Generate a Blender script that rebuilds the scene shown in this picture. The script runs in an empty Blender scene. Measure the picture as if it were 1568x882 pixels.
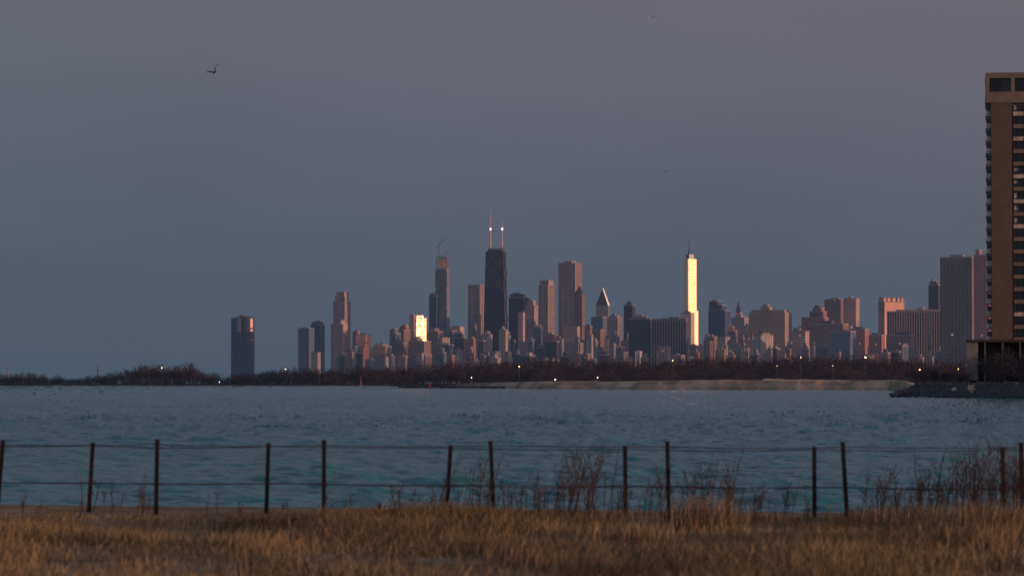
import bpy, math, random
import numpy as np
from mathutils import Vector
random.seed(7); rng=np.random.default_rng(7)
F=4942.0; CX=784.0; CY=441.0; HC=3.3
PITCH=math.atan(146/F)
sc=bpy.context.scene
sc.view_settings.view_transform='Standard'; sc.view_settings.look='None'; sc.view_settings.exposure=0

def P(x,y,d):
    dx=(x-CX)/F; dy=(CY-y)/F
    Y=math.cos(PITCH)-dy*math.sin(PITCH); Z=math.sin(PITCH)+dy*math.cos(PITCH)
    k=d/Y
    return dx*k, HC+Z*k

# ---------------------------------------------------------------- camera
cam=bpy.data.cameras.new("camera"); co=bpy.data.objects.new("camera",cam); sc.collection.objects.link(co)
co.location=(0,0,HC); co.rotation_euler=(math.pi/2+PITCH,0,0)
cam.sensor_width=36; cam.lens=36*F/1568; cam.clip_end=60000; cam.clip_start=0.5
cam.dof.use_dof=True; cam.dof.focus_distance=260; cam.dof.aperture_fstop=2.8
sc.camera=co

# ---------------------------------------------------------------- light
SD=Vector((0.92,-0.39,math.tan(math.radians(3.0)))).normalized()
GR=math.degrees(math.atan2(SD.x,1-SD.y))
sl=bpy.data.lights.new("sun","SUN"); so=bpy.data.objects.new("sun",sl); sc.collection.objects.link(so)
sl.energy=3.6; sl.angle=math.radians(0.6); sl.color=(1.0,0.54,0.35)
so.rotation_euler=(-SD).to_track_quat('-Z','Y').to_euler()

w=bpy.data.worlds.new("World"); sc.world=w; w.use_nodes=True
nt=w.node_tree; N=nt.nodes; L=nt.links; N.clear()
def nd(t,**k):
    n=N.new(t)
    for a,b in k.items(): setattr(n,a,b)
    return n
out=nd('ShaderNodeOutputWorld'); bg=nd('ShaderNodeBackground'); L.new(bg.outputs[0],out.inputs[0])
sky=nd('ShaderNodeTexSky',sky_type='NISHITA',sun_disc=False,sun_elevation=math.radians(3.0),sun_rotation=math.atan2(SD.x,SD.y))
tc=nd('ShaderNodeTexCoord'); sp=nd('ShaderNodeSeparateXYZ'); L.new(tc.outputs['Generated'],sp.inputs[0])
def s2l(r,g,b):
    f=lambda c:((c/255+0.055)/1.055)**2.4 if c>10 else c/255/12.92
    return (f(r),f(g),f(b),1)
ramp=nd('ShaderNodeValToRGB'); L.new(sp.outputs['Z'],ramp.inputs[0])
cr=ramp.color_ramp
cr.elements[0].position=0; cr.elements[0].color=s2l(73,90,107)
cr.elements[1].position=1; cr.elements[1].color=s2l(118,134,158)
for p,c in ((0.03,s2l(78,91,108)),(0.06,s2l(86,94,109)),(0.118,s2l(100,103,114)),(0.3,s2l(110,120,138))):
    e=cr.elements.new(p); e.color=c
mr=nd('ShaderNodeMapRange'); mr.inputs[1].default_value=-0.16; mr.inputs[2].default_value=0.5
L.new(sp.outputs['X'],mr.inputs[0])
mx=nd('ShaderNodeMixRGB',blend_type='MULTIPLY'); L.new(mr.outputs[0],mx.inputs[0]); L.new(ramp.outputs[0],mx.inputs[1]); mx.inputs[2].default_value=(1.32,1.04,1.04,1)
dot=nd('ShaderNodeVectorMath',operation='DOT_PRODUCT'); L.new(tc.outputs['Generated'],dot.inputs[0]); dot.inputs[1].default_value=SD
mxx=nd('ShaderNodeMath',operation='MAXIMUM'); L.new(dot.outputs['Value'],mxx.inputs[0]); mxx.inputs[1].default_value=0
pw=nd('ShaderNodeMath',operation='POWER'); L.new(mxx.outputs[0],pw.inputs[0]); pw.inputs[1].default_value=5
gl=nd('ShaderNodeMixRGB',blend_type='ADD'); L.new(pw.outputs[0],gl.inputs[0]); L.new(mx.outputs[0],gl.inputs[1]); gl.inputs[2].default_value=(0.8,0.44,0.28,1)
ns=nd('ShaderNodeMixRGB',blend_type='ADD'); ns.inputs[0].default_value=0.003; L.new(gl.outputs[0],ns.inputs[1]); L.new(sky.outputs[0],ns.inputs[2])
mp=nd('ShaderNodeMapping'); mp.inputs['Scale'].default_value=(5,5,18); L.new(tc.outputs['Generated'],mp.inputs[0])
no=nd('ShaderNodeTexNoise'); no.inputs['Scale'].default_value=1.6; no.inputs['Detail'].default_value=5; L.new(mp.outputs[0],no.inputs['Vector'])
m2=nd('ShaderNodeMapRange'); m2.inputs[1].default_value=0.3; m2.inputs[2].default_value=0.7; m2.inputs[3].default_value=0.96; m2.inputs[4].default_value=1.04; L.new(no.outputs[0],m2.inputs[0])
ml=nd('ShaderNodeVectorMath',operation='SCALE'); L.new(ns.outputs[0],ml.inputs[0]); L.new(m2.outputs[0],ml.inputs['Scale'])
L.new(ml.outputs[0],bg.inputs[0]); bg.inputs[1].default_value=1.0

# ---------------------------------------------------------------- materials
HAZE=(0.018,0.0235,0.037)  # bluish airlight, painted into materials as a constant emission
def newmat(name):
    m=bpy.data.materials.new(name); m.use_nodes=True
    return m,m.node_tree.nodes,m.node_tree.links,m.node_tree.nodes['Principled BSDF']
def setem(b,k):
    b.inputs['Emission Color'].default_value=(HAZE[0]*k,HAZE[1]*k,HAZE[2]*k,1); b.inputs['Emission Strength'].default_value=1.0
def simple(name,col,rough=0.8,metal=0,haze=0,var=0.25,scale=0.5,spec=0.3):
    m,n,l,b=newmat(name)
    t=n.new('ShaderNodeTexCoord'); q=n.new('ShaderNodeTexNoise'); q.inputs['Scale'].default_value=scale; q.inputs['Detail'].default_value=6
    l.new(t.outputs['Object'],q.inputs['Vector'])
    r=n.new('ShaderNodeMapRange'); r.inputs[1].default_value=0.25; r.inputs[2].default_value=0.75; r.inputs[3].default_value=1-var; r.inputs[4].default_value=1+var
    l.new(q.outputs[0],r.inputs[0])
    v=n.new('ShaderNodeVectorMath'); v.operation='SCALE'; v.inputs[0].default_value=col; l.new(r.outputs[0],v.inputs['Scale'])
    l.new(v.outputs[0],b.inputs['Base Color'])
    b.inputs['Roughness'].default_value=rough; b.inputs['Metallic'].default_value=metal; b.inputs['Specular IOR Level'].default_value=spec
    if haze: setem(b,haze)
    return m
def facade(name,wall,glass,bay,floor,wu=0.6,wv=0.6,haze=1.0,grough=0.3,metal=0.0,lit=0.0,var=0.9,gvar=1.3):
    """window grid in building metres: u=x+y, v=z"""
    m,n,l,b=newmat(name)
    t=n.new('ShaderNodeTexCoord'); s=n.new('ShaderNodeSeparateXYZ'); l.new(t.outputs['Object'],s.inputs[0])
    def M(op,a,bb=None):
        k=n.new('ShaderNodeMath'); k.operation=op
        for i,x in enumerate((a,bb)):
            if x is None: continue
            if isinstance(x,(int,float)): k.inputs[i].default_value=x
            else: l.new(x,k.inputs[i])
        return k.outputs[0]
    u=M('DIVIDE',M('ADD',s.outputs[0],s.outputs[1]),bay); v=M('DIVIDE',s.outputs[2],floor)
    mu=M('LESS_THAN',M('FRACT',u),wu); mv=M('LESS_THAN',M('FRACT',v),wv)
    mask=M('MULTIPLY',mu,mv)
    g=n.new('ShaderNodeNewGeometry'); gs=n.new('ShaderNodeSeparateXYZ'); l.new(g.outputs['Normal'],gs.inputs[0])
    mask=M('MULTIPLY',mask,M('LESS_THAN',M('ABSOLUTE',gs.outputs[2]),0.7))
    c=n.new('ShaderNodeCombineXYZ'); l.new(M('FLOOR',u),c.inputs[0]); l.new(M('FLOOR',v),c.inputs[1])
    wn=n.new('ShaderNodeTexWhiteNoise'); l.new(c.outputs[0],wn.inputs['Vector'])
    gm=n.new('ShaderNodeVectorMath'); gm.operation='SCALE'; gm.inputs[0].default_value=glass
    l.new(M('ADD',M('MULTIPLY',wn.outputs[0],gvar),1-gvar*.5),gm.inputs['Scale'])
    q=n.new('ShaderNodeTexNoise'); q.inputs['Scale'].default_value=0.035; q.inputs['Detail'].default_value=6; l.new(g.outputs['Position'],q.inputs['Vector'])
    wm=n.new('ShaderNodeVectorMath'); wm.operation='SCALE'; wm.inputs[0].default_value=wall
    l.new(M('ADD',M('MULTIPLY',q.outputs[0],var),1.0-var*.5),wm.inputs['Scale'])
    mix=n.new('ShaderNodeMixRGB'); l.new(mask,mix.inputs[0]); l.new(wm.outputs[0],mix.inputs[1]); l.new(gm.outputs[0],mix.inputs[2])
    l.new(mix.outputs[0],b.inputs['Base Color'])
    rr=M('ADD',M('MULTIPLY',mask,grough-0.85),0.85); l.new(rr,b.inputs['Roughness'])
    b.inputs['Metallic'].default_value=metal
    if lit>0:
        lm=M('MULTIPLY',mask,M('GREATER_THAN',wn.outputs[0],1-lit))
        e=n.new('ShaderNodeMixRGB'); l.new(lm,e.inputs[0]); e.inputs[1].default_value=(HAZE[0]*haze,HAZE[1]*haze,HAZE[2]*haze,1); e.inputs[2].default_value=(0.35,0.22,0.1,1)
        l.new(e.outputs[0],b.inputs['Emission Color']); b.inputs['Emission Strength'].default_value=1
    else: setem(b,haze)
    return m
MT={}
def FM(k,*a,**kw): MT[k]=facade("facade_"+k,*a,**kw)
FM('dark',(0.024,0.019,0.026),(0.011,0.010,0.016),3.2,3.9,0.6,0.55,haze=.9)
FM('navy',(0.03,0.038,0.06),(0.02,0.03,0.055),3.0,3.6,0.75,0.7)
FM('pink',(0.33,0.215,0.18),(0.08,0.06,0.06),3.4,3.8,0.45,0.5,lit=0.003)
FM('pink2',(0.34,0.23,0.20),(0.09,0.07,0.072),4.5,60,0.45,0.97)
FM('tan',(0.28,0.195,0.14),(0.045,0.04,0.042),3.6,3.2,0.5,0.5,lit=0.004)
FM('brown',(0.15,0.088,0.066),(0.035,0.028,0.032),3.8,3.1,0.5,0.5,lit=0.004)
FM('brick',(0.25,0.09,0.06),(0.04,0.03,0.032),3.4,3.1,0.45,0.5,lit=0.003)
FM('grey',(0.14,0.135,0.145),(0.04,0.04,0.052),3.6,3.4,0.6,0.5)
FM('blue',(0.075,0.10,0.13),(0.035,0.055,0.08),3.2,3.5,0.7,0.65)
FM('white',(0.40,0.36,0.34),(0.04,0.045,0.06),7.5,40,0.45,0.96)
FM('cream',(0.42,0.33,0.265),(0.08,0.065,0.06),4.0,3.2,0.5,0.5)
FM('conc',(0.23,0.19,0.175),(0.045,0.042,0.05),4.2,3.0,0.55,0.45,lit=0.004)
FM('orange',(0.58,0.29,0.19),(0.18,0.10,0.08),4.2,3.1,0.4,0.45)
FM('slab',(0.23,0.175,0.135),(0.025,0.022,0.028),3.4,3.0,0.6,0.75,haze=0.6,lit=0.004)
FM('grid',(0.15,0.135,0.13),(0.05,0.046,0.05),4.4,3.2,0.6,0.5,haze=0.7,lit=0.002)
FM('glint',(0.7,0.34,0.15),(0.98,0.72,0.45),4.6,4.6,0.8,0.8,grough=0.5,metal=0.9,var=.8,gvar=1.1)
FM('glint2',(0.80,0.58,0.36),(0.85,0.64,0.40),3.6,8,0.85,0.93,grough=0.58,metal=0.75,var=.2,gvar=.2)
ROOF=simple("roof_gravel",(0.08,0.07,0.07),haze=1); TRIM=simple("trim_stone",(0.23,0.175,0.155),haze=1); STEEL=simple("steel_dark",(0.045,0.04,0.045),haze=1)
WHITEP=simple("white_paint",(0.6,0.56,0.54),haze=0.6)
GLOWW=bpy.data.materials.new("lamp_glow"); GLOWW.use_nodes=True
b=GLOWW.node_tree.nodes['Principled BSDF']; b.inputs['Emission Color'].default_value=(1,0.78,0.5,1); b.inputs['Emission Strength'].default_value=8

# ---------------------------------------------------------------- mesh builder
class MB:
    def __init__(s): s.v=[]; s.f=[]; s.m=[]
    def prism(s,poly,z0,z1,mat=0,top=1.0,cx=0,cy=0,tx=0,ty=0):
        n=len(poly); k=len(s.v)
        for x,y in poly: s.v.append((x,y,z0))
        for x,y in poly: s.v.append((cx+(x-cx)*top+tx,cy+(y-cy)*top+ty,z1))
        for i in range(n):
            j=(i+1)%n; s.f.append((k+i,k+j,k+n+j,k+n+i)); s.m.append(mat)
        s.f.append(tuple(k+n+i for i in range(n))); s.m.append(1 if mat==0 else mat)
        s.f.append(tuple(k+i for i in reversed(range(n)))); s.m.append(mat)
    def box(s,x0,x1,y0,y1,z0,z1,mat=0,top=1.0):
        s.prism([(x0,y0),(x1,y0),(x1,y1),(x0,y1)],z0,z1,mat,top,(x0+x1)/2,(y0+y1)/2)
    def cyl(s,cx,cy,r,z0,z1,mat=0,n=16,top=1.0,tx=0,ty=0):
        s.prism([(cx+r*math.cos(2*math.pi*i/n),cy+r*math.sin(2*math.pi*i/n)) for i in range(n)],z0,z1,mat,top,cx,cy,tx,ty)
    def tube(s,a,b,r0,r1,mat=0,n=5):
        a=Vector(a); b=Vector(b); d=(b-a).normalized(); u=d.orthogonal().normalized(); w=d.cross(u); k=len(s.v)
        for p,r in ((a,r0),(b,r1)):
            for i in range(n):
                t=2*math.pi*i/n; s.v.append(tuple(p+u*r*math.cos(t)+w*r*math.sin(t)))
        for i in range(n):
            j=(i+1)%n; s.f.append((k+i,k+j,k+n+j,k+n+i)); s.m.append(mat)
        s.f.append(tuple(k+n+i for i in range(n))); s.m.append(mat)
        s.f.append(tuple(k+i for i in reversed(range(n)))); s.m.append(mat)
    def fin(s,name,mats,loc=(0,0,0),rot=0):
        me=bpy.data.meshes.new(name); me.from_pydata(s.v,[],s.f)
        for m in mats: me.materials.append(m)
        me.polygons.foreach_set('material_index',s.m); me.update()
        o=bpy.data.objects.new(name,me); sc.collection.objects.link(o); o.location=loc; o.rotation_euler=(0,0,rot)
        return o
R20=math.radians(20)
def bldg(name,d,x0,x1,yt,mat,s=0.3,rot=-20,tiers=(),ribs=0,pent=True,parapet=True,top=None,ribmat=2,seed=None):
    """x0,x1,yt: photo bearings of the building, d: real distance (m)"""
    r=random.Random(int(x0*131+x1*17+yt*7) if seed is None else seed)
    X0,_=P(x0,500,d); X1,Z=P(x1,yt,d); T=X1-X0; th=math.radians(abs(rot))
    if th<0.02: W=T; D=T*0.7
    else: W=T*(1-s)/math.cos(th); D=T*s/math.sin(th)
    B=2.0; H=Z-B; mb=MB()
    mb.box(-W/2,W/2,-D/2,D/2,0,H,0)
    def crown(ax0,ax1,ay0,ay1,z):
        if parapet:
            t=0.8; p=1.2
            mb.box(ax0-.3,ax1+.3,ay0-.3,ay0+t,z-0.5,z+p,2); mb.box(ax0-.3,ax1+.3,ay1-t,ay1+.3,z-0.5,z+p,2)
            mb.box(ax0-.3,ax0+t,ay0+t+.01,ay1-t-.01,z-0.5,z+p,2); mb.box(ax1-t,ax1+.3,ay0+t+.01,ay1-t-.01,z-0.5,z+p,2)
    crown(-W/2,W/2,-D/2,D/2,H)
    zt=H; cur=(-W/2,W/2,-D/2,D/2)
    for (f0,f1,yy) in tiers:
        zz=P(x0,yy,d)[1]-B
        a=(-W/2+W*f0,-W/2+W*f1,-D/2+D*0.12,D/2-D*0.12)
        mb.box(a[0],a[1],a[2],a[3],0.5,zz,0); crown(*a,zz); 
        if zz>zt: zt=zz; cur=a
    cw=cur[1]-cur[0]; cd=cur[3]-cur[2]; cxm=(cur[0]+cur[1])/2; cym=(cur[2]+cur[3])/2
    if pent and top is None:
        a=r.uniform(.25,.6)*cw; e=r.uniform(-.15,.15)*cw; hh=r.uniform(2.5,6)
        mb.box(cxm+e-a/2,cxm+e+a/2,cym-cd*.25,cym+cd*.25,zt,zt+hh,2 if r.random()<.3 else 3)
        if r.random()<.6: mb.box(cxm-e-a*.2,cxm-e+a*.2,cym-cd*.4,cym-cd*.28,zt,zt+hh*.6,3)
        if r.random()<.35: mb.tube((cxm+e,cym,zt),(cxm+e,cym,zt+hh+r.uniform(6,16)),.5,.2,3)
    if top and top[0]=='pyr':
        zz=P(x0,top[1],d)[1]-B
        mb.box(cur[0]+.5,cur[1]-.5,cur[2]+.5,cur[3]-.5,zt,zz,3,0.04)
    if ribs:
        for i in range(ribs+1):
            x=-W/2+W*i/ribs; mb.box(x-.55,x+.55,-D/2-1.1,-D/2-.02,0,H+.6,ribmat)
        nn=max(2,int(ribs*D/W))
        for i in range(1,nn+1):
            y=-D/2+D*i/nn
            if rot<=0: mb.box(W/2+.02,W/2+1.1,y-.55,y+.55,0,H+.6,ribmat)
            else: mb.box(-W/2-1.1,-W/2-.02,y-.55,y+.55,0,H+.6,ribmat)
    o=mb.fin(name,[MT[mat],ROOF,TRIM,STEEL],((X0+X1)/2,d,B),math.radians(rot))
    return o
A='apartment_tower'; O='office_skyscraper'
# three-lobed dark glass lakefront tower
d=8600; X0,_=P(356,0,d); X1,Z=P(392,487,d); W=X1-X0; H=Z-2; mb=MB()
for a in (200,320,80):
    t=math.radians(a); mb.cyl(W*.24*math.cos(t),W*.24*math.sin(t),W*.29,0,H,0,20)
mb.cyl(0,0,W*.2,0,H+7,3,20); mb.box(-W*.36,-W*.16,-W*.2,0,H,H+3,3); mb.box(W*.12,W*.34,-W*.2,0,H,H+3,3)
t=math.radians(320); lx,ly=W*.24*math.cos(t),W*.24*math.sin(t); ang=math.radians(GR-90)
for zz0,zz1,off in ((H-26,H-3,0),(H-38,H-31,0),(H-60,H-56,.06),):
    n_=Vector((math.cos(ang+off),math.sin(ang+off))); u_=Vector((-n_.y,n_.x)); c_=Vector((lx,ly))+n_*W*.285
    mb.prism([tuple(c_-u_*3.5),tuple(c_+n_*1.2-u_*3.5),tuple(c_+n_*1.2+u_*3.5),tuple(c_+u_*3.5)],zz0,zz1,4)  # orange panels stand in for sunset glints on the glass
mb.fin('lakefront_glass_tower',[MT['navy'],ROOF,TRIM,STEEL,MT['orange']],((X0+X1)/2,d,2),0)

bldg(A,8500,457,481,503,'blue'); bldg(A,8700,476,497,497,'navy',tiers=((.1,.9,493),)); bldg(A,7900,477,491,540,'conc')
bldg(O,8800,511,536,462,'pink2',ribs=5,tiers=((.06,.94,455),(.18,.45,448),(.6,.9,448)),pent=False)
bldg(O,8300,507,532,497,'pink',tiers=((.15,.8,491),))
bldg(A,7400,567,596,533,'white',ribs=6,s=.15); bldg(A,8200,545,568,513,'orange'); bldg(A,8300,540,551,508,'brick')
bldg(A,8000,597,628,506,'brown'); bldg(A,8300,612,626,500,'brick')
bldg(O,8200,627,637,483,'pink')
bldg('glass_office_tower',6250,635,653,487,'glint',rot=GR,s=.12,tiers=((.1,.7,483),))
bldg(A,6100,626,660,523,'brown',tiers=((.1,.5,519),))
bldg(A,7900,652,679,508,'brown',tiers=((.2,.7,504),)); bldg(O,8500,657,673,453,'navy',tiers=((.1,.6,450),))
# tower under construction
d=8700; X0,_=P(669,0,d); X1,Z=P(688,412,d); W=X1-X0; H=Z-2; mb=MB()
mb.box(-W*.42,W*.42,-W*.4,W*.4,0,H,0)
for k,(a,bb) in enumerate(((-.5,-.2),(-.15,.15),(.2,.5))):
    for q in range(6): mb.box(W*a,W*bb,-W*.48+ (q%2)*1.5,-W*.4-.1,H*q/6+2,H*(q+.9)/6,0)
zt=P(669,394,d)[1]-2
for z in np.arange(H,zt,4.2): mb.box(-W*.42,W*.42,-W*.4,W*.4,z+3.6,z+4.2,2)
for a in np.linspace(-.4,.4,5):
    for e in (-.38,.38): mb.box(W*a-.6,W*a+.6,W*e-.6,W*e+.6,H,zt,3)
mb.box(-W*.2,W*.3,-W*.44,-W*.41,H+2,zt-6,4)
mb.tube((-W*.35,0,zt),(-W*.35,0,zt+38),.8,.8,3); mb.tube((-W*.35-10,0,zt+24),(-W*.35+22,0,zt+52),.7,.4,3); mb.tube((-W*.35,0,zt+38),(-W*.35+20,0,zt+50),.3,.3,3)
mb.tube((W*.3,0,zt),(W*.3,0,zt+16),.6,.6,3); mb.tube((W*.3-8,0,zt+12),(W*.3+12,0,zt+20),.5,.3,3)
ORG=simple("orange_netting",(0.6,0.28,0.07),haze=1)
mb.fin('skyscraper_under_construction',[MT['grey'],ROOF,TRIM,STEEL,ORG],((X0+X1)/2,d,2),-R20)
bldg(A,8100,690,711,501,'pink'); bldg(A,8000,676,700,507,'blue')
bldg(O,8900,717,741,437,'pink2',ribs=6,s=.25,pent=False)
# tapering black tower with cross bracing and twin antennas
d=8500; xl,_=P(737,0,d); xr,Z=P(782,387,d); W=(xr-xl)*.78; D=W*.72; H=Z-2; mb=MB(); TP=0.76
def tp(x,y,z): k=1-(1-TP)*z/H; return (x*k,y*k,z)
mb.box(-W/2,W/2,-D/2,D/2,0,H,0,TP)
nb=6
for i in range(nb):
    z0=H*i/nb; z1=H*(i+1)/nb
    for sx in (-1,1):
        mb.tube(tp(-sx*W/2,-D/2-1,z0),tp(sx*W/2,-D/2-1,z1),.8,.8,7,4)
        mb.tube(tp(W/2+1,-sx*D/2,z0),tp(W/2+1,sx*D/2,z1),.8,.8,7,4)
    mb.tube(tp(-W/2,-D/2-1,z1),tp(W/2,-D/2-1,z1),.8,.8,7,4)
for sx in (-1,1):
    mb.tube(tp(sx*W/2,-D/2,0),tp(sx*W/2,-D/2,H),1.2,1.0,7,4)
k=TP
mb.box(-W/2*k+1,W/2*k-1,-D/2*k+1,D/2*k-1,H,H+4,7); mb.box(-W/2*k-.5,W/2*k+.5,-D/2*k-.5,D/2*k+.5,H-9,H-6.5,5)
mb.box(-W*.3,W*.3,-D*.28,D*.28,H+4.01,H+10,3)
for (px,pt) in ((751,323),(769,337)):
    ax=(P(px,0,d)[0]-(xl+xr)/2)*1.02; zt=P(px,pt,d)[1]-2
    mb.tube((ax,0,H+10),(ax,0,H+36),2.0,1.6,4,8); mb.tube((ax,0,H+36),(ax,0,zt-25),1.5,1.0,4,6); mb.tube((ax,0,zt-25),(ax,0,zt),1.0,.4,4,6)
    zb=P(px,351,d)[1]-2; mb.cyl(ax,0,2.6,zb-2.5,zb+2.5,6,10)
    mb.cyl(ax,0,3.2,H+10,H+13,3,10)
BCN=simple("beacon_white",(0.9,0.88,0.85)); BCN.node_tree.nodes['Principled BSDF'].inputs['Emission Color'].default_value=(1,.95,.9,1); BCN.node_tree.nodes['Principled BSDF'].inputs['Emission Strength'].default_value=1.2
MAST=simple("mast_orange_white",(0.5,0.3,0.25),haze=1); BLK=simple("black_steel",(0.02,0.018,0.022),haze=.8)
mb.fin('tapered_black_skyscraper',[MT['dark'],ROOF,TRIM,STEEL,MAST,STEEL,BCN,BLK],((xl+xr)/2,d,2),-math.radians(14))

bldg(O,8900,779,812,456,'dark',tiers=((.05,.75,451),)); bldg(A,8000,793,804,479,'pink'); bldg(O,8700,804,824,468,'pink2',tiers=((.2,.8,461),))
bldg(O,8400,825,849,437,'pink2',ribs=4,s=.42,pent=False,tiers=((.02,.16,430),(.3,.42,430),(.58,.7,430),(.86,.98,430)))
bldg(O,9000,855,891,404,'pink2',ribs=7,s=.3,pent=False,tiers=((.3,.75,401),)); bldg(O,8700,879,896,450,'brown',top=('pyr',438),parapet=False)
# slanted diamond-roof tower
d=8900; X0,_=P(911,0,d); X1,Z=P(935,468,d); W=(X1-X0)*.8; H=Z-2; mb=MB(); Dp=W*.8
mb.box(-W/2,W/2,-Dp/2,Dp/2,0,H,0)
zt=P(911,441,d)[1]-2; kk=len(mb.v)
mb.v+= [(-W/2,-Dp/2,H),(W/2,-Dp/2,H),(W/2,Dp/2,H),(-W/2,Dp/2,H),(-W*.02,-Dp*.1,zt),(W*.02,Dp*.1,zt)]
for f,m in (((0,1,4),5),((1,2,5,4),4),((2,3,5),3),((3,0,4,5),3)): mb.f.append(tuple(kk+i for i in f)); mb.m.append(m)
mb.tube((0,0,zt-2),(0,0,P(911,430,d)[1]-2),.8,.3,3)
GP=simple("roof_glass_sunlit",(0.98,0.9,0.8),rough=0.6,metal=0.2,haze=1)  # near-white colour paints the sunset reflection on the sun-facing slope
mb.fin('slanted_roof_skyscraper',[MT['grey'],ROOF,TRIM,STEEL,GP,MT['dark']],((X0+X1)/2,d,2),-math.radians(12))
bldg(A,8000,930,952,487,'conc',ribs=4,tiers=((.1,.9,484),)); bldg(A,8600,905,930,486,'blue'); bldg(O,8700,955,973,468,'dark',top=('pyr',460)); bldg(A,8100,895,907,500,'brown')
bldg(A,6500,963,999,489,'dark',s=.1,tiers=((.2,.8,486),)); bldg(A,6450,998,1053,492,'dark',s=.06,ribs=13,tiers=((.01,.99,489),),ribmat=2)
# stepped silver tower with spire
d=8700; mb=MB()
c=(P(1045,0,d)[0]+P(1067,0,d)[0])/2
W=P(1067,0,d)[0]-P(1045,0,d)[0]; gr=math.radians(GR); w1=W*.66/math.cos(gr); d1=W*.30/math.sin(gr)
zt=P(0,397,d)[1]-2; z1=P(0,476,d)[1]-2; zc=P(0,390,d)[1]-2; zs=P(0,364,d)[1]-2
def rr(w,dd,q=.12,n=3):
    pts=[];r=min(w,dd)*q
    for cx,cy,a in ((w/2-r,-dd/2+r,-90),(w/2-r,dd/2-r,0),(-w/2+r,dd/2-r,90),(-w/2+r,-dd/2+r,180)):
        for i in range(n+1): t=math.radians(a+90*i/n); pts.append((cx+r*math.cos(t),cy+r*math.sin(t)))
    return pts
mb.prism(rr(w1*1.2,d1*1.4),0,z1,0); mb.prism(rr(w1,d1),z1,zt,0); mb.prism(rr(w1*.6,d1*.7),zt,zc,4)
mb.cyl(-w1*.1,0,2.2,zc,zc+10,3,8); mb.cyl(-w1*.1,0,1.2,zc+10,zs,3,8,.4)
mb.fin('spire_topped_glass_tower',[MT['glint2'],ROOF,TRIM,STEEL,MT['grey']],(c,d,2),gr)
bldg(A,7000,1042,1064,480,'cream'); bldg(O,8400,1084,1119,476,'navy',tiers=((0,.52,462),(.52,.8,468)))
bldg(O,8700,1126,1136,478,'pink',top=('pyr',461),parapet=False); bldg(A,7600,1119,1147,487,'conc',tiers=((.3,.7,484),))
bldg(A,5600,1146,1213,480,'tan',s=.2,tiers=((.3,.55,471),(.05,.95,476))); bldg(A,5200,1155,1183,514,'cream',tiers=((.2,.8,511),),rot=14)
bldg(A,6000,1214,1247,503,'blue'); bldg(A,5600,1226,1270,487,'brick',tiers=((.35,.95,478),(.5,.85,472))); bldg(A,6500,1262,1292,459,'brown',s=.2); bldg(A,6520,1291,1317,458,'pink',s=.3)
bldg(A,5200,1345,1384,463,'orange',s=.2,rot=22,pent=False,tiers=((0,.12,457),(.2,.34,457),(.45,.6,457),(.7,.82,457),(.9,1,457)))
bldg(A,4900,1357,1493,478,'slab',s=.08,rot=-12,ribs=34,tiers=((.1,.9,475.5),(.35,.42,472)),pent=False)
bldg(A,5500,1421,1441,437,'dark',tiers=((.1,.8,432),)); bldg(A,3800,1440,1492,395,'grid',s=.12,pent=False,tiers=((.3,.7,392),)); bldg(A,3750,1490,1520,392,'brick',s=.3,pent=False,tiers=((.1,.35,384),))
bldg(A,4600,1330,1356,514,'brick'); bldg(A,4500,1356,1402,514,'brown',s=.2); bldg(A,4700,1240,1300,497,'brown',s=.2); bldg(A,4500,1300,1332,505,'brick'); bldg(A,4600,1212,1240,508,'pink')
bldg(A,4400,1270,1312,508,'blue'); 
# city fabric between the towers
r=random.Random(12)
x=515
POOLS=(['pink','tan','brown','grey','conc','blue','cream','brown','pink','brick','orange','pink2','dark','blue','navy','tan','brown','grey'],
       ['brown','tan','brown','grey','conc','blue','pink','dark','brick','navy','grey','blue'],
       ['brown','grey','dark','blue','conc','brown','navy','brick','grey','dark','tan','cream'])
while x<1420:
    wdt=r.uniform(7,24)
    for k in range(3):
        if x<600: yt=r.uniform(530,555)
        elif x<1000: yt=(r.uniform(500,528),r.uniform(520,545),r.uniform(538,556))[k]
        elif x<1080: yt=r.uniform(510,550)
        else: yt=(r.uniform(500,522),r.uniform(515,535),r.uniform(530,550))[k]
        if x>1340 and yt<520: yt=525
        dd=(7900,6900,5900)[k]-(1500 if x>1080 else 0)+r.uniform(-300,300)
        m=r.choice(POOLS[k])
        if x>1080 and m in('grey','conc','navy'): m=r.choice(['brown','brick','tan'])
        tr=((r.uniform(.05,.3),r.uniform(.6,.9),yt-r.uniform(2,7)),) if r.random()<.5 else ()
        xx=x+r.uniform(-4,4)+k*5; w2=wdt*r.uniform(.6,1.2)
        if 620<xx+w2 and xx<655 and yt<524: continue
        bldg('apartment_building' if k else 'residential_high_rise',dd,xx,xx+w2,yt,m,s=r.uniform(.15,.45),rot=r.choice((-20,-20,-20,-20,-10,16)),tiers=tr)
    x+=wdt*r.uniform(.7,1.05)
x=1590
for i in range(12):   # continues west of the photo frame
    wdt=r.uniform(30,60); bldg('residential_high_rise',4200+r.uniform(-400,400),x,x+wdt,r.uniform(440,520),r.choice(['brick','tan','brown','conc','slab']),s=.2); x+=wdt+r.uniform(5,40)

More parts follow.
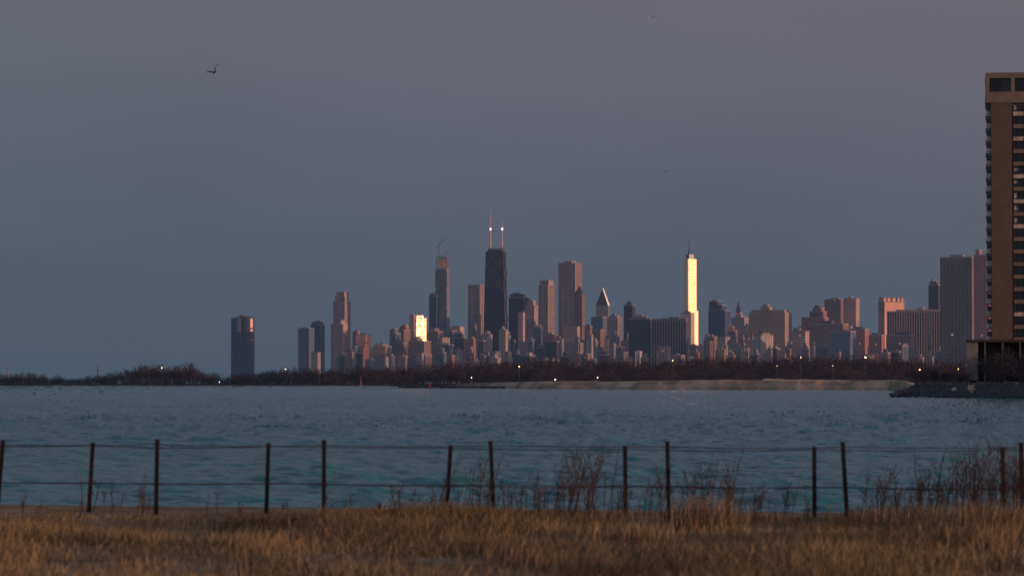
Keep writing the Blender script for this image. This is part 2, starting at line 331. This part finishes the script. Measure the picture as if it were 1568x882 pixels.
# ---------------------------------------------------------------- near tower on the right
d=770; BR=simple("brown_brick_wall",(0.092,0.061,0.045),haze=0.15,scale=.35,var=.18)
TANP=simple("tan_concrete",(0.14,0.107,0.08),haze=0.2); CREAM=simple("cream_balcony_panel",(0.34,0.29,0.23),haze=0.2,scale=.9,var=.6); GLS=simple("dark_window_glass",(0.02,0.02,0.025),rough=0.15,haze=0.1,spec=.6)
x0=P(1517,0,d)[0]; Z=P(0,112,d)[1]; H=Z-3; mb=MB(); fl=19.2*d/F
nf=int((P(0,150,d)[1]-3)/fl)
bayx=P(1548,0,d)[0]-x0
mb.box(0,bayx,0,18,0,H-7.2,0)
mb.box(bayx+.01,26,1.2,18,0,H-7.2,0)
rt=random.Random(4)
for i in range(nf+1):
    z=H-7.2-fl*(i+1)
    if z<3: break
    for j in range(5):
        bx=bayx+.4+j*4.1
        mb.box(bx,bx+3.2,.9,1.19,z+1.0,z+2.45,5)
        mb.box(bx+1.5,bx+1.62,.82,.89,z+1.0,z+2.45,2)
        if rt.random()<.35: mb.box(bx+.1,bx+rt.uniform(.8,1.4),.84,.89,z+rt.uniform(1.1,1.7),z+2.4,4)   # blinds
        mb.box(bx-.05,bx+3.25,.35,1.18,z-.1,z+.85,4 if rt.random()<.25 else 2)
        mb.box(bx+3.3,bx+3.95,.1,1.19,z-.4,z+fl-.45,0)
    mb.box(-1.25,-.02,.3,3.0,z-.1,z+1.1,4); mb.box(-1.1,-.02,.45,2.85,z+1.11,z+2.2,5); mb.box(-1.25,-.02,.3,3.0,z+2.21,z+2.35,2)
    for yy in (7,12): 
        mb.box(-1.25,-.02,yy,yy+3,z-.1,z+1.1,4); mb.box(-1.1,-.02,yy,yy+2.8,z+1.11,z+2.35,5)
mb.box(-1.3,26.3,-.3,18.3,H-7.19,H-4.6,2)
mb.box(-1.3,26.3,-.3,18.3,H-1.3,H,2)
mb.box(-.5,25.5,1.4,17,H-4.59,H-1.31,5)
for a in (-1.3,4.7,11,17.5,24.5): mb.box(a,a+.9,-.3,.6,H-4.59,H-1.31,2)
mb.box(-1.3,-.6,8,9,H-4.59,H-1.31,2)
mb.fin('brown_brick_apartment_tower',[BR,ROOF,TANP,STEEL,CREAM,GLS],(x0,d,3),-math.atan2(x0,d)+math.radians(.6))
# podium at its foot
d=745; x0=P(1478,0,d)[0]; H=P(0,524,d)[1]-3; mb=MB()
mb.box(0,34,2,12,0,H,3); mb.box(-.2,34.3,0,12.3,H+.01,H+.6,3); mb.box(0,2.6,.5,1.99,H*.1,H,0)
for i in range(1,9): mb.box(i*4,i*4+.4,.6,1.99,0,H,2)
mb.box(2.61,34,.9,1.5,H*.48,H*.54,2)
DKC=simple("podium_concrete_dark",(0.07,0.06,0.055),haze=.2)
mb.fin('parking_podium',[simple("podium_concrete",(0.15,0.135,0.12),haze=.2),ROOF,DKC,simple("podium_shadow",(0.03,0.027,0.027))],(x0,d,3),-math.atan2(x0,d))

# ---------------------------------------------------------------- numpy mesh helper
def npmesh(name,verts,loops,starts,totals,mat,smooth=False):
    me=bpy.data.meshes.new(name)
    me.vertices.add(len(verts)); me.vertices.foreach_set('co',np.asarray(verts,dtype=np.float32).ravel())
    me.loops.add(len(loops)); me.loops.foreach_set('vertex_index',np.asarray(loops,dtype=np.int32))
    me.polygons.add(len(starts)); me.polygons.foreach_set('loop_start',np.asarray(starts,dtype=np.int32)); me.polygons.foreach_set('loop_total',np.asarray(totals,dtype=np.int32))
    if smooth: me.polygons.foreach_set('use_smooth',np.ones(len(starts),dtype=bool))
    me.update(calc_edges=True); me.materials.append(mat)
    o=bpy.data.objects.new(name,me); sc.collection.objects.link(o); return o
def gridmesh(name,V,nr,nc,mat,smooth=True,extra=None):
    i=np.arange(nr-1)[:,None]*nc+np.arange(nc-1)[None,:]
    q=np.stack([i,i+1,i+nc+1,i+nc],-1).reshape(-1,4)
    V=V.reshape(-1,3)
    if extra is not None:
        k=len(V); V=np.concatenate([V,extra]); q=np.concatenate([q,np.arange(k,k+len(extra)).reshape(-1,4)])
    return npmesh(name,V,q.ravel(),np.arange(len(q))*4,np.full(len(q),4),mat,smooth)
def vnoise(x,y,seed=0,oct=4):
    o=np.zeros_like(x); rg=np.random.default_rng(seed); a=1.0
    for k in range(oct):
        for _ in range(3):
            th=rg.uniform(0,6.28); f=2**k*rg.uniform(.7,1.4); o+=a*np.sin(f*(x*math.cos(th)+y*math.sin(th))+rg.uniform(0,6.28))/3
        a*=.55
    return o

# ---------------------------------------------------------------- water
m,n,l,b=newmat("lake_water")
b.inputs['Roughness'].default_value=0.14; b.inputs['IOR'].default_value=1.33
g=n.new('ShaderNodeNewGeometry')
mp=n.new('ShaderNodeMapping'); mp.inputs['Scale'].default_value=(0.8,1.6,1); l.new(g.outputs['Position'],mp.inputs[0])
q1=n.new('ShaderNodeTexNoise'); q1.inputs['Scale'].default_value=2.2; q1.inputs['Detail'].default_value=4; l.new(mp.outputs[0],q1.inputs['Vector'])
mp2=n.new('ShaderNodeMapping'); mp2.inputs['Scale'].default_value=(0.10,0.03,1); l.new(g.outputs['Position'],mp2.inputs[0])
q2=n.new('ShaderNodeTexNoise'); q2.inputs['Scale'].default_value=1; q2.inputs['Detail'].default_value=8; q2.inputs['Roughness'].default_value=.75; l.new(mp2.outputs[0],q2.inputs['Vector'])
bp=n.new('ShaderNodeBump'); bp.inputs['Strength'].default_value=1; bp.inputs['Distance'].default_value=0.14; l.new(q1.outputs[0],bp.inputs['Height']); l.new(bp.outputs[0],b.inputs['Normal'])
cr=n.new('ShaderNodeValToRGB'); l.new(q2.outputs[0],cr.inputs[0]); cr.color_ramp.elements[0].position=.3; cr.color_ramp.elements[0].color=(0.010,0.085,0.105,1); cr.color_ramp.elements[1].position=.7; cr.color_ramp.elements[1].color=(0.020,0.135,0.155,1)
l.new(cr.outputs[0],b.inputs['Base Color'])
nr,nc=1000,1000
Y=1/np.linspace(1/66,1/5600,nr); U=np.linspace(-.34,.34,nc)
YY=np.repeat(Y[:,None],nc,1); XX=U[None,:]*YY
YY=YY+rng.uniform(-.3,.3,YY.shape)*np.gradient(Y)[:,None]
Zw=np.zeros_like(XX); rg=np.random.default_rng(3)
for k in range(70):
    lam=0.7*(6/0.7)**rg.uniform(0,1); th=rg.normal(-math.pi/2+.3,.6); kx=2*math.pi/lam
    ph=kx*(XX*math.cos(th)+YY*math.sin(th))+rg.uniform(0,6.28)
    Zw+=0.0066*lam**.75*(np.sin(ph)+.35*np.cos(2*ph))
Zw*= (1+.45*vnoise(XX*.06,YY*.025,5,3))
Zw=Zw*np.minimum(1.7,1+np.clip(YY-120,0,2000)/500)
gridmesh('lake_water',np.stack([XX,YY,Zw],-1),nr,nc,m,True,np.array([[-30000,-200,-1.6],[30000,-200,-1.6],[30000,40000,-1.6],[-30000,40000,-1.6]],dtype=float))

# ---------------------------------------------------------------- far land (polar sheet, reaches the horizon)
def shore(px):
    xs=[-3000,-600,0,300,600,615,700,820,1000,1200,1360,1385,1450,1568,2200,4000]
    ys=[20000,6500,4700,4500,4300,3000,2300,1850,1680,1600,1560,800,735,700,420,200]
    return np.interp(px,xs,ys)
def landh(px,t):
    top=np.interp(px,[0,600,820,1200,1370,1400,1600],[2.2,2.4,4.6,5.4,5.0,3.0,3.0])
    prof=np.interp(t,[0,8,40,150,260,600],[-1.3,.25,.9,.85,1.0,.65])
    prof2=np.interp(t,[0,6,12,60,200,600],[-1.3,.5,1.0,1.0,1.0,1.0])
    k=np.clip((px-1370)/15,0,1)
    return top*(prof*(1-k)+prof2*k)
pxs=np.linspace(-2600,3400,900); ts=np.array([0,4,8,14,22,40,70,110,150,200,260,400,700,1500,3500,9000,25000.])
TT,PX=np.meshgrid(ts,pxs,indexing='ij')
D0=shore(PX)*(1+.006*np.sin(PX*.05)+.004*np.sin(PX*.21))
DD=D0+TT; Zl=landh(PX,TT)+.35*vnoise(PX*.06,TT*.02,9,3)*(TT>10)
V=np.stack([(PX-CX)/F*DD,DD,Zl],-1)
m,n,l,b=newmat("shore_ground"); g=n.new('ShaderNodeNewGeometry')
q=n.new('ShaderNodeTexNoise'); q.inputs['Scale'].default_value=.02; q.inputs['Detail'].default_value=8; l.new(g.outputs['Position'],q.inputs['Vector'])
cr=n.new('ShaderNodeValToRGB'); l.new(q.outputs[0],cr.inputs[0]); cr.color_ramp.elements[0].position=.34; cr.color_ramp.elements[0].color=(0.22,0.155,0.11,1); cr.color_ramp.elements[1].position=.6; cr.color_ramp.elements[1].color=(0.46,0.33,0.235,1)
gp=n.new('ShaderNodeSeparateXYZ'); l.new(g.outputs['Position'],gp.inputs[0])
mrr=n.new('ShaderNodeMapRange'); mrr.inputs[1].default_value=2000; mrr.inputs[2].default_value=2500; l.new(gp.outputs[1],mrr.inputs[0])
mxs=n.new('ShaderNodeMixRGB'); l.new(mrr.outputs[0],mxs.inputs[0]); l.new(cr.outputs[0],mxs.inputs[1]); mxs.inputs[2].default_value=(0.06,0.047,0.042,1)
l.new(mxs.outputs[0],b.inputs['Base Color']); b.inputs['Roughness'].default_value=1; b.inputs['Specular IOR Level'].default_value=0; setem(b,.2)
gridmesh('ground',V,len(ts),len(pxs),m)
def rocks(name,pts,mat):
    vs=[];ls=[];st=[];tt=[]
    base=[(-1,-1,-1),(1,-1,-1),(1,1,-1),(-1,1,-1),(-1,-1,1),(1,-1,1),(1,1,1),(-1,1,1)]
    fs=[(0,3,2,1),(4,5,6,7),(0,1,5,4),(1,2,6,5),(2,3,7,6),(3,0,4,7)]
    rr_=random.Random(5)
    for (x,y,z,s) in pts:
        k=len(vs); a=rr_.uniform(0,3.14); ca,sa=math.cos(a),math.sin(a)
        for v in base:
            vx,vy,vz=[c*s*rr_.uniform(.55,1.0) for c in v]; vz*=.7
            vs.append((x+vx*ca-vy*sa,y+vx*sa+vy*ca,z+vz+vx*.2))
        for f in fs: st.append(len(ls)); ls+= [k+i for i in f]; tt.append(4)
    return npmesh(name,vs,ls,st,tt,mat)
RK=simple("dark_rock",(0.045,0.04,0.04),haze=.2,scale=.3,var=.6)
pts=[]
for i in range(2400):
    px=random.uniform(1368,1680); f=random.random(); dd=float(shore(px))+(f*14)-2
    if px<1390: dd=random.uniform(745,860); 
    k=min(1,(px-1366)/45)
    pts.append(((px-CX)/F*dd,dd,(.1+f*2.9)*k,random.uniform(.4,1.1)))
rocks('rock_revetment',pts,RK)
pts=[]
for i in range(700):
    px=random.uniform(612,835); dd=1950+random.uniform(-6,6)+ (835-px)*1.5
    pts.append(((px-CX)/F*dd,dd,random.uniform(0,.9),random.uniform(.6,1.3)))
rocks('stone_breakwater',pts,RK)

# ---------------------------------------------------------------- bare trees
def tree_mass(name,trees,mat,ntw=300,seed=1,tw=1.0):
    rg=np.random.default_rng(seed); vs=[];ls=[];st=[];tt=[];nv=0;nl=0
    for (x,y,z,h,wf) in trees:
        segs=[((0,0,0),(rg.normal(0,.03)*h,0,h*.45),.022*h,.014*h)]
        for i in range(9):
            a=rg.uniform(0,6.28); t0=rg.uniform(.15,.45)*h; L_=rg.uniform(.3,.5)*h; el=rg.uniform(.5,1.3)
            e=(L_*math.cos(a)*math.cos(el)*wf*1.3,L_*math.sin(a)*math.cos(el)*wf*1.3,t0+L_*math.sin(el)); segs.append(((0,0,t0),e,.010*h,.003*h))
        for a,bb,r0,r1 in segs:
            a=np.array(a)+(x,y,z); bb=np.array(bb)+(x,y,z)
            for ox in ((1,0,0),(0,1,0)):
                o=np.array(ox); vs.append(np.array([a-o*r0,a+o*r0,bb+o*r1,bb-o*r1])); ls.append(np.arange(4)+nv); st.append([nl]); tt.append([4]); nv+=4; nl+=4
        nk=14; cl=rg.normal(0,1,(nk,3)); cl/=np.linalg.norm(cl,axis=1)[:,None]; cl*=rg.uniform(.35,.95,(nk,1))
        ctr=cl[rg.integers(0,nk,ntw)]+rg.normal(0,.22,(ntw,3))
        p=ctr*np.array([.42*wf*h,.42*wf*h,.38*h])+np.array([x,y,z+h*.6]); p[:,2]=np.maximum(p[:,2],z+.02*h)
        dr=ctr+rg.normal(0,.6,(ntw,3))+np.array([0,0,.7]); dr/=np.linalg.norm(dr,axis=1)[:,None]
        Ln=rg.uniform(.05,.14,(ntw,1))*h; sd=np.cross(dr,rg.normal(0,1,(ntw,3))); sd/=np.linalg.norm(sd,axis=1)[:,None]; wd_=rg.uniform(.006,.014,(ntw,1))*h*tw
        tri=np.stack([p-sd*wd_,p+sd*wd_,p+dr*Ln],1)
        vs.append(tri.reshape(-1,3)); ls.append(np.arange(ntw*3)+nv); st.append(nl+np.arange(ntw)*3); tt.append(np.full(ntw,3)); nv+=ntw*3; nl+=ntw*3
    return npmesh(name,np.concatenate(vs),np.concatenate(ls),np.concatenate(st),np.concatenate(tt),mat)
TREE=simple("bare_twigs",(0.038,0.024,0.022),haze=.35,scale=.02,var=.6,rough=1,spec=0)
TREE2=simple("bare_twigs_near",(0.026,0.019,0.018),haze=.15,scale=.05,var=.5,rough=1,spec=0)
def topline(px):
    return np.interp(px,[-300,0,40,80,110,150,165,195,210,240,290,310,350,390,430,520,560,600,680,700,800,900,1000,1100,1200,1300,1400,1480,1600],
                        [574,573,572,576,580,578,569,569,562,559,561,570,574,570,566,566,564,566,560,554,552,553,551,548,548,547,551,556,557])
tr=[]
for row in range(3):
    px=-400
    while px<640:
        dd=float(shore(px))+120+row*90+random.uniform(-30,30); yt=float(topline(px))+random.uniform(-5,6)+(2-row)*2
        h=max(4,(P(px,yt,dd)[1]-1.8)); tr.append((P(px,0,dd)[0],dd,1.6,h,random.uniform(.8,1.3))); px+=random.uniform(4,9)
for i in range(900):
    px=random.uniform(-400,640); dd=float(shore(px))+40+random.uniform(0,80); tr.append((P(px,0,dd)[0],dd,.8,random.uniform(4,11),2.0))
tree_mass('distant_tree_row',tr,TREE,230,3,1.9)
tr=[]
for row in range(4):
    px=560
    while px<1900:
        base=2350 if px<1000 else 2150
        dd=base+row*150+random.uniform(-50,50); yt=float(topline(px))+random.uniform(-7,9)+(3-row)*3
        h=max(5,(P(px,yt,dd)[1]-3)); tr.append((P(px,0,dd)[0],dd,2.8,h,random.uniform(.8,1.3))); px+=random.uniform(7,15)
for i in range(900):
    px=random.uniform(600,1900); dd=2050+random.uniform(0,300)+(300 if px<820 else 0); tr.append((P(px,0,dd)[0],dd,3.0,random.uniform(3.5,9),1.9))
tree_mass('lakeside_tree_row',tr,TREE,330,4,1.6)
tr=[]
for i in range(90):
    px=random.uniform(1395,1800); dd=800+random.uniform(-30,60) if px<1470 else random.uniform(722,742)
    h=random.uniform(2,4.5) if px<1480 else random.uniform(3,8.5); tr.append((P(px,0,dd)[0],dd,2.8,h,1.3))
tree_mass('shoreline_shrubs',tr,TREE2,480,8,1.3)

# ---------------------------------------------------------------- small far objects
HUT=simple("white_clapboard",(0.6,0.55,0.5),haze=.4)
d=1900; x=P(1182,0,d)[0]; mb=MB()
zb=P(0,586,d)[1]-.6
mb.box(-5.5,5.5,-3,3,0,2.6,2); mb.box(-6,6,-3.5,3.5,2.61,3.1,1); mb.box(-1,.6,-3.05,-3.01,0.1,2.2,3); mb.box(2,4,-3.05,-3.01,1,2.2,3); mb.box(-4,-2.4,-3.05,-3.01,1,2.2,3)
mb.fin('beach_hut',[HUT,ROOF,HUT,STEEL],(x,d,zb),0)
RED=simple("red_paint",(0.16,0.025,0.022),haze=.5); GRYT=simple("grey_tower_paint",(0.13,0.14,0.16),haze=1.2)
def light_tower(name,px,dd,ytop,col,r0=1.6):
    x=P(px,0,dd)[0]; H=P(px,ytop,dd)[1]-.4; mb=MB()
    mb.cyl(0,0,r0*1.7,0,H*.15,2,14); mb.cyl(0,0,r0,H*.15,H*.72,0,14,.75); mb.cyl(0,0,r0*1.15,H*.72,H*.76,3,14); mb.cyl(0,0,r0*.6,H*.76,H*.92,2,12); mb.cyl(0,0,r0*.8,H*.92,H,3,12,.1)
    mb.fin(name,[col,ROOF,col,STEEL],(x,dd,.4),0)
light_tower('harbor_light',658,2200,584,RED,.9); light_tower('harbor_light',553,3900,575,RED,1.0)
light_tower('lighthouse',153,5200,559,GRYT,2.6); light_tower('lighthouse',15,5400,556,GRYT,1.3)
GL2=GLOWW.copy(); GL2.node_tree.nodes['Principled BSDF'].inputs['Emission Color'].default_value=(1,.45,.15,1)
for px,py,dd,mt,rad in ((248,563,4200,GL2,1.0),(437,565,4200,GLOWW,1.0),(336,585,4350,GLOWW,.7),(722,578,2050,GLOWW,.38),(795,561,2300,GL2,.65),(850,581,2000,GLOWW,.5),(915,578,2000,GLOWW,.4),(1030,552,2120,GL2,.5),(1226,547,2100,GL2,.5),(1325,547,2100,GLOWW,.8),(1408,566,1900,GL2,.65),(1467,565,1500,GL2,.4),(1012,583,1950,GL2,.3),(1275,560,2100,GLOWW,.25),(640,578,2600,GLOWW,.35),(1190,560,2100,GL2,.25)):
    x,z=P(px,py,dd); mb=MB(); h=z-2; mb.cyl(0,0,.12,0,h,1,6); mb.tube((0,0,h),(0,-.9,h+.2),.08,.06,1)
    mb.cyl(0,-.9,rad*.6,h-rad*.5,h,0,8); mb.cyl(0,-.9,rad*.6,h+.001,h+rad*.4,0,8,.4)
    mb.fin('street_lamp',[mt,STEEL],(x,dd,2),0)

# ---------------------------------------------------------------- near beach
def gz(x,y):
    x=np.asarray(x,float); y=np.asarray(y,float)
    z=1.19-np.clip(x,-12,12)*.0105
    z=z+.05*vnoise(x*.5,y*.5,21,3)*np.clip((54-y)/6,0.15,1)
    return z-np.clip((y-54.2)/16,0,3)*1.1
m,n,l,b=newmat("dune_sand"); g=n.new('ShaderNodeNewGeometry')
q=n.new('ShaderNodeTexNoise'); q.inputs['Scale'].default_value=1.3; q.inputs['Detail'].default_value=9; q.inputs['Roughness'].default_value=.7; l.new(g.outputs['Position'],q.inputs['Vector'])
cr=n.new('ShaderNodeValToRGB'); l.new(q.outputs[0],cr.inputs[0]); cr.color_ramp.elements[0].position=.35; cr.color_ramp.elements[0].color=(0.12,0.08,0.05,1); cr.color_ramp.elements[1].position=.65; cr.color_ramp.elements[1].color=(0.28,0.195,0.125,1)
l.new(cr.outputs[0],b.inputs['Base Color']); b.inputs['Roughness'].default_value=1; b.inputs['Specular IOR Level'].default_value=.1
bp=n.new('ShaderNodeBump'); bp.inputs['Distance'].default_value=.05; l.new(q.outputs[0],bp.inputs['Height']); l.new(bp.outputs[0],b.inputs['Normal'])
ys=np.concatenate([np.linspace(-60,25,20),np.linspace(26,58,160),np.linspace(59,82,30)]); xs=np.concatenate([np.linspace(-300,-32,20),np.linspace(-30,30,300),np.linspace(32,300,20)])
YY,XX=np.meshgrid(ys,xs,indexing='ij'); gridmesh('beach_sand',np.stack([XX,YY,gz(XX,YY)],-1),len(ys),len(xs),m)

def grassmat(name,c1,c2):
    m,n,l,b=newmat(name); g=n.new('ShaderNodeNewGeometry'); cr=n.new('ShaderNodeValToRGB')
    q=n.new('ShaderNodeTexNoise'); q.inputs['Scale'].default_value=.55; q.inputs['Detail'].default_value=4; l.new(g.outputs['Position'],q.inputs['Vector'])
    a=n.new('ShaderNodeMath'); a.operation='MULTIPLY_ADD'; l.new(g.outputs['Random Per Island'],a.inputs[0]); a.inputs[1].default_value=.4; l.new(q.outputs[0],a.inputs[2])
    l.new(a.outputs[0],cr.inputs[0]); cr.color_ramp.elements[0].position=.45; cr.color_ramp.elements[0].color=(*c1,1); cr.color_ramp.elements[1].position=.95; cr.color_ramp.elements[1].color=(*c2,1)
    l.new(cr.outputs[0],b.inputs['Base Color']); b.inputs['Roughness'].default_value=.9; b.inputs['Specular IOR Level'].default_value=.1; return m
def blades(name,x,y,h,wd_,lean,mat,seed=0):
    rg=np.random.default_rng(seed); n_=len(x); z=gz(x,y)-.02
    a=rg.uniform(0,math.pi,n_); s=np.stack([np.cos(a),np.sin(a),np.zeros(n_)],1)*wd_[:,None]
    b_=np.stack([x,y,z],1); ln=np.stack([rg.normal(.12,lean,n_)*h,rg.normal(0,lean,n_)*h,np.zeros(n_)],1)
    mid=b_+ln*.35+np.array([0,0,1])*h[:,None]*.6; tip=b_+ln+np.array([0,0,1])*h[:,None]
    V=np.stack([b_-s,b_+s,mid+s*.7,mid-s*.7,tip],1).reshape(-1,3)
    k=np.arange(n_)[:,None]*5
    lp=np.concatenate([k+0,k+1,k+2,k+3,k+3,k+2,k+4],1).ravel()
    st=(np.arange(n_)[:,None]*7+np.array([0,4])).ravel(); tt=np.tile([4,3],n_)
    return npmesh(name,V,lp,st,tt,mat)
n_=270000; x=rng.uniform(-16,16,n_); y=rng.uniform(27,53.6,n_)
dens=vnoise(x*.9,y*.7,31,4); keep=rng.uniform(0,1,n_)<np.clip(.65+.6*dens,.15,1)
x=x[keep];y=y[keep];dens=dens[keep]
edge=np.clip((53.6-y)/7,.22,1)*(1-.2*np.clip((-x)/8,0,1)*(y>42))
h=np.clip(.17+.12*dens,.05,.45)*rng.uniform(.5,1.5,len(x))*edge
blades('dry_dune_grass',x,y,h,rng.uniform(.003,.008,len(x)),.4,grassmat("straw_grass",(0.070,0.051,0.030),(0.26,0.20,0.112)),1)
cx=[];cy=[];ch=[]
for (px,dd,hh,rad,cnt) in [(1075,47,.50,.45,700),(1340,50,.3,.6,500),(1460,48,.4,.8,900),(1530,47,.5,.8,1200),(640,49,.30,.7,700),(700,50,.28,.5,400),(850,50,.22,.6,300),(930,50,.25,.6,300),(1150,50,.2,.6,200),(1400,51,.3,.6,400),(560,44,.28,.8,600),(1250,46,.2,.8,400),(780,46,.22,.9,500),(980,43,.28,.7,500),(1500,42,.4,.8,800),(370,40,.25,.8,600),(120,42,.25,.8,600),(1290,38,.3,.8,700),(860,37,.28,.8,700)]:
    X=P(px,0,dd)[0]; cx.append(rng.normal(X,rad*.6,cnt)); cy.append(rng.normal(dd,rad*.6,cnt)); ch.append(hh*rng.uniform(.45,1.25,cnt))
x=np.concatenate(cx);y=np.concatenate(cy);h=np.concatenate(ch)
blades('tall_grass_clumps',x,y,h,rng.uniform(.003,.007,len(x)),.25,grassmat("straw_tall",(0.10,0.072,0.045),(0.28,0.205,0.115)),2)
mb=MB(); r=random.Random(9)
def stalk(x,y,h):
    z=float(gz(x,y)); lx=r.uniform(-.12,.3)*h; ly=r.uniform(-.1,.1)*h
    top=(x+lx,y+ly,z+h); mb.tube((x,y,z-.03),top,.008,.004,0,3)
    for i in range(r.randint(4,11)):
        t=r.uniform(.3,.97); p=(x+lx*t,y+ly*t,z+h*t); L_=r.uniform(.08,.3)*h; a=r.choice((-1,1))*r.uniform(.2,1)
        e=(p[0]+L_*math.sin(a),p[1]+r.uniform(-.1,.1)*h,p[2]+L_*math.cos(a)); mb.tube(p,e,.0045,.0022,0,3)
        if r.random()<.5: mb.tube(e,(e[0]+.01,e[1],e[2]+.05),.008,.005,0,4)
for (pa,pb,n_,h0,h1) in ((590,680,16,.2,.6),(680,760,24,.3,.9),(770,860,28,.3,.75),(860,930,34,.5,1.15),(930,1040,24,.3,.75),(1050,1120,30,.4,.95),(1130,1240,22,.2,.6),(1300,1400,30,.3,.85),(1400,1480,42,.4,1.1),(1480,1580,90,.5,1.3),(1580,1700,60,.5,1.2),(120,240,14,.25,.6),(0,100,4,.1,.3),(300,600,16,.1,.4)):
    for i in range(n_):
        yy=r.uniform(48.5,53.2); stalk(P(r.uniform(pa,pb),0,yy)[0],yy,r.uniform(h0,h1))
mb.fin('dried_weed_stalks',[simple("weed_brown",(0.075,0.048,0.042),scale=3,spec=.1)])

# ---------------------------------------------------------------- fences
POST=simple("weathered_steel_post",(0.014,0.012,0.014),rough=.8,scale=8,var=.5,spec=.15); WIRE=simple("rusty_wire",(0.028,0.025,0.03),rough=.8,scale=5,spec=.15)
def fence(name,d0,posts,wires):
    mb=MB(); pp=[]
    for (xb,xt,yt) in posts:
        X0=P(xb,0,d0)[0]; X1,Z1=P(xt,yt,d0); z0=float(gz(X0,d0))-.15
        a=Vector((X0,d0,z0)); b_=Vector((X1,d0+random.uniform(-.03,.03),Z1)); u=(b_-a)
        def slab(ox,oy,hx,hy,t0,t1):
            p=a+u*t0; q_=a+u*t1; k=len(mb.v)
            for c in (p,q_):
                for sx,sy in ((-1,-1),(1,-1),(1,1),(-1,1)): mb.v.append((c.x+ox+sx*hx,c.y+oy+sy*hy,c.z))
            for f in ((0,1,5,4),(1,2,6,5),(2,3,7,6),(3,0,4,7),(4,5,6,7),(3,2,1,0)): mb.f.append(tuple(k+i for i in f)); mb.m.append(0)
        slab(0,0,.022,.008,0,1); slab(-.027,.012,.005,.024,0,1); slab(.027,.012,.005,.024,0,1); slab(0,.01,.036,.03,.975,1.004)
        for t in wires: slab(0,-.02,.034,.010,t-.008,t+.008)
        pp.append((a,u))
    ext=[(pp[0][0]-Vector((2.8,0,0)),pp[0][1])]+pp+[(pp[-1][0]+Vector((2.8,0,0)),pp[-1][1])]
    for t in wires:
        for (a,u),(a2,u2) in zip(ext[:-1],ext[1:]):
            p=a+u*t; q_=a2+u2*t; prev=None
            sag=random.uniform(.004,.035)
            for i in range(9):
                s_=i/8; c=p.lerp(q_,s_); c.z-=sag*4*s_*(1-s_); c.y-=.03
                if prev is not None: mb.tube(prev,c,.0068,.0068,1,5)
                prev=c.copy()
    mb.fin(name,[POST,WIRE])
fence('wire_fence',51.6,[(-133,-130,680),(138,142,678),(409,411,679),(683,690,682),(957,957,683),(1245,1247,684),(1535,1535,685),(1810,1812,686)],(.965,.50))
fence('wire_fence',50.6,[(-255,-252,674),(-2,4,674),(241,241,673),(497,496,674),(757,751,675),(1023,1022,676),(1296,1290,677),(1563,1563,678),(1828,1830,679)],(.945,.49))
x,z=P(519,852,37.5); mb=MB(); zb=float(gz(x,37.5)); mb.tube((x,37.5,zb-.1),(x+.01,37.5,z),.03,.024,0,7); mb.tube((x+.01,37.5,z),(x+.02,37.5,z+.02),.024,.008,0,7)
mb.fin('wooden_stake',[simple("stake_wood",(0.05,0.035,0.028),scale=6)])

# ---------------------------------------------------------------- gulls
GU=simple("gull_feathers",(0.05,0.048,0.05),scale=4)
def gull(px,py,dd,span,bank,flap):
    x,z=P(px,py,dd); vs=[];fs=[]
    rings=[(-.24,.005,.01),(-.17,.035,.012),(-.05,.055,0),(.08,.05,0),(.16,.03,.012),(.20,.028,.02),(.24,.018,.02),(.28,.004,.01)]
    for (a,rad,zo) in rings:
        for i in range(8): t=i*math.pi/4; vs.append((a,rad*math.cos(t),zo+rad*.9*math.sin(t)))
    for i in range(len(rings)-1):
        for j in range(8): fs.append((i*8+j,i*8+(j+1)%8,(i+1)*8+(j+1)%8,(i+1)*8+j))
    for s in (-1,1):
        st=[(0.03,.11,-.07,.02),(.28,.15,-.02,.02+flap*.6),(.42,.10,-.06,.02+flap*.75),(.66,-.10,-.14,.02+flap*.55)]
        k=len(vs)
        for (yy,xf,xb,zz) in st: vs+= [(xf,s*yy,zz),(xb,s*yy,zz-.005),((xf+xb)/2,s*yy,zz+.012)]
        for i in range(3):
            q=k+i*3; fs+= [(q,q+2,q+5,q+3),(q+2,q+1,q+4,q+5),(q+1,q,q+3,q+4)]
    k=len(vs); vs+= [(-.22,-.02,.01),(-.22,.02,.01),(-.34,.07,.0),(-.34,-.07,.0)]; fs.append((k,k+1,k+2,k+3))
    me=bpy.data.meshes.new('gull'); me.from_pydata(vs,[],fs); me.materials.append(GU)
    o=bpy.data.objects.new('flying_gull',me); sc.collection.objects.link(o); o.location=(x,dd,z); o.scale=(span,)*3; o.rotation_euler=bank
gull(329,111,215,1.0,(math.radians(-35),math.radians(20),math.radians(115)),.4)
gull(999,28,330,.9,(.3,0,math.radians(70)),.3); gull(1018,263,400,.85,(.3,.1,math.radians(80)),.3)
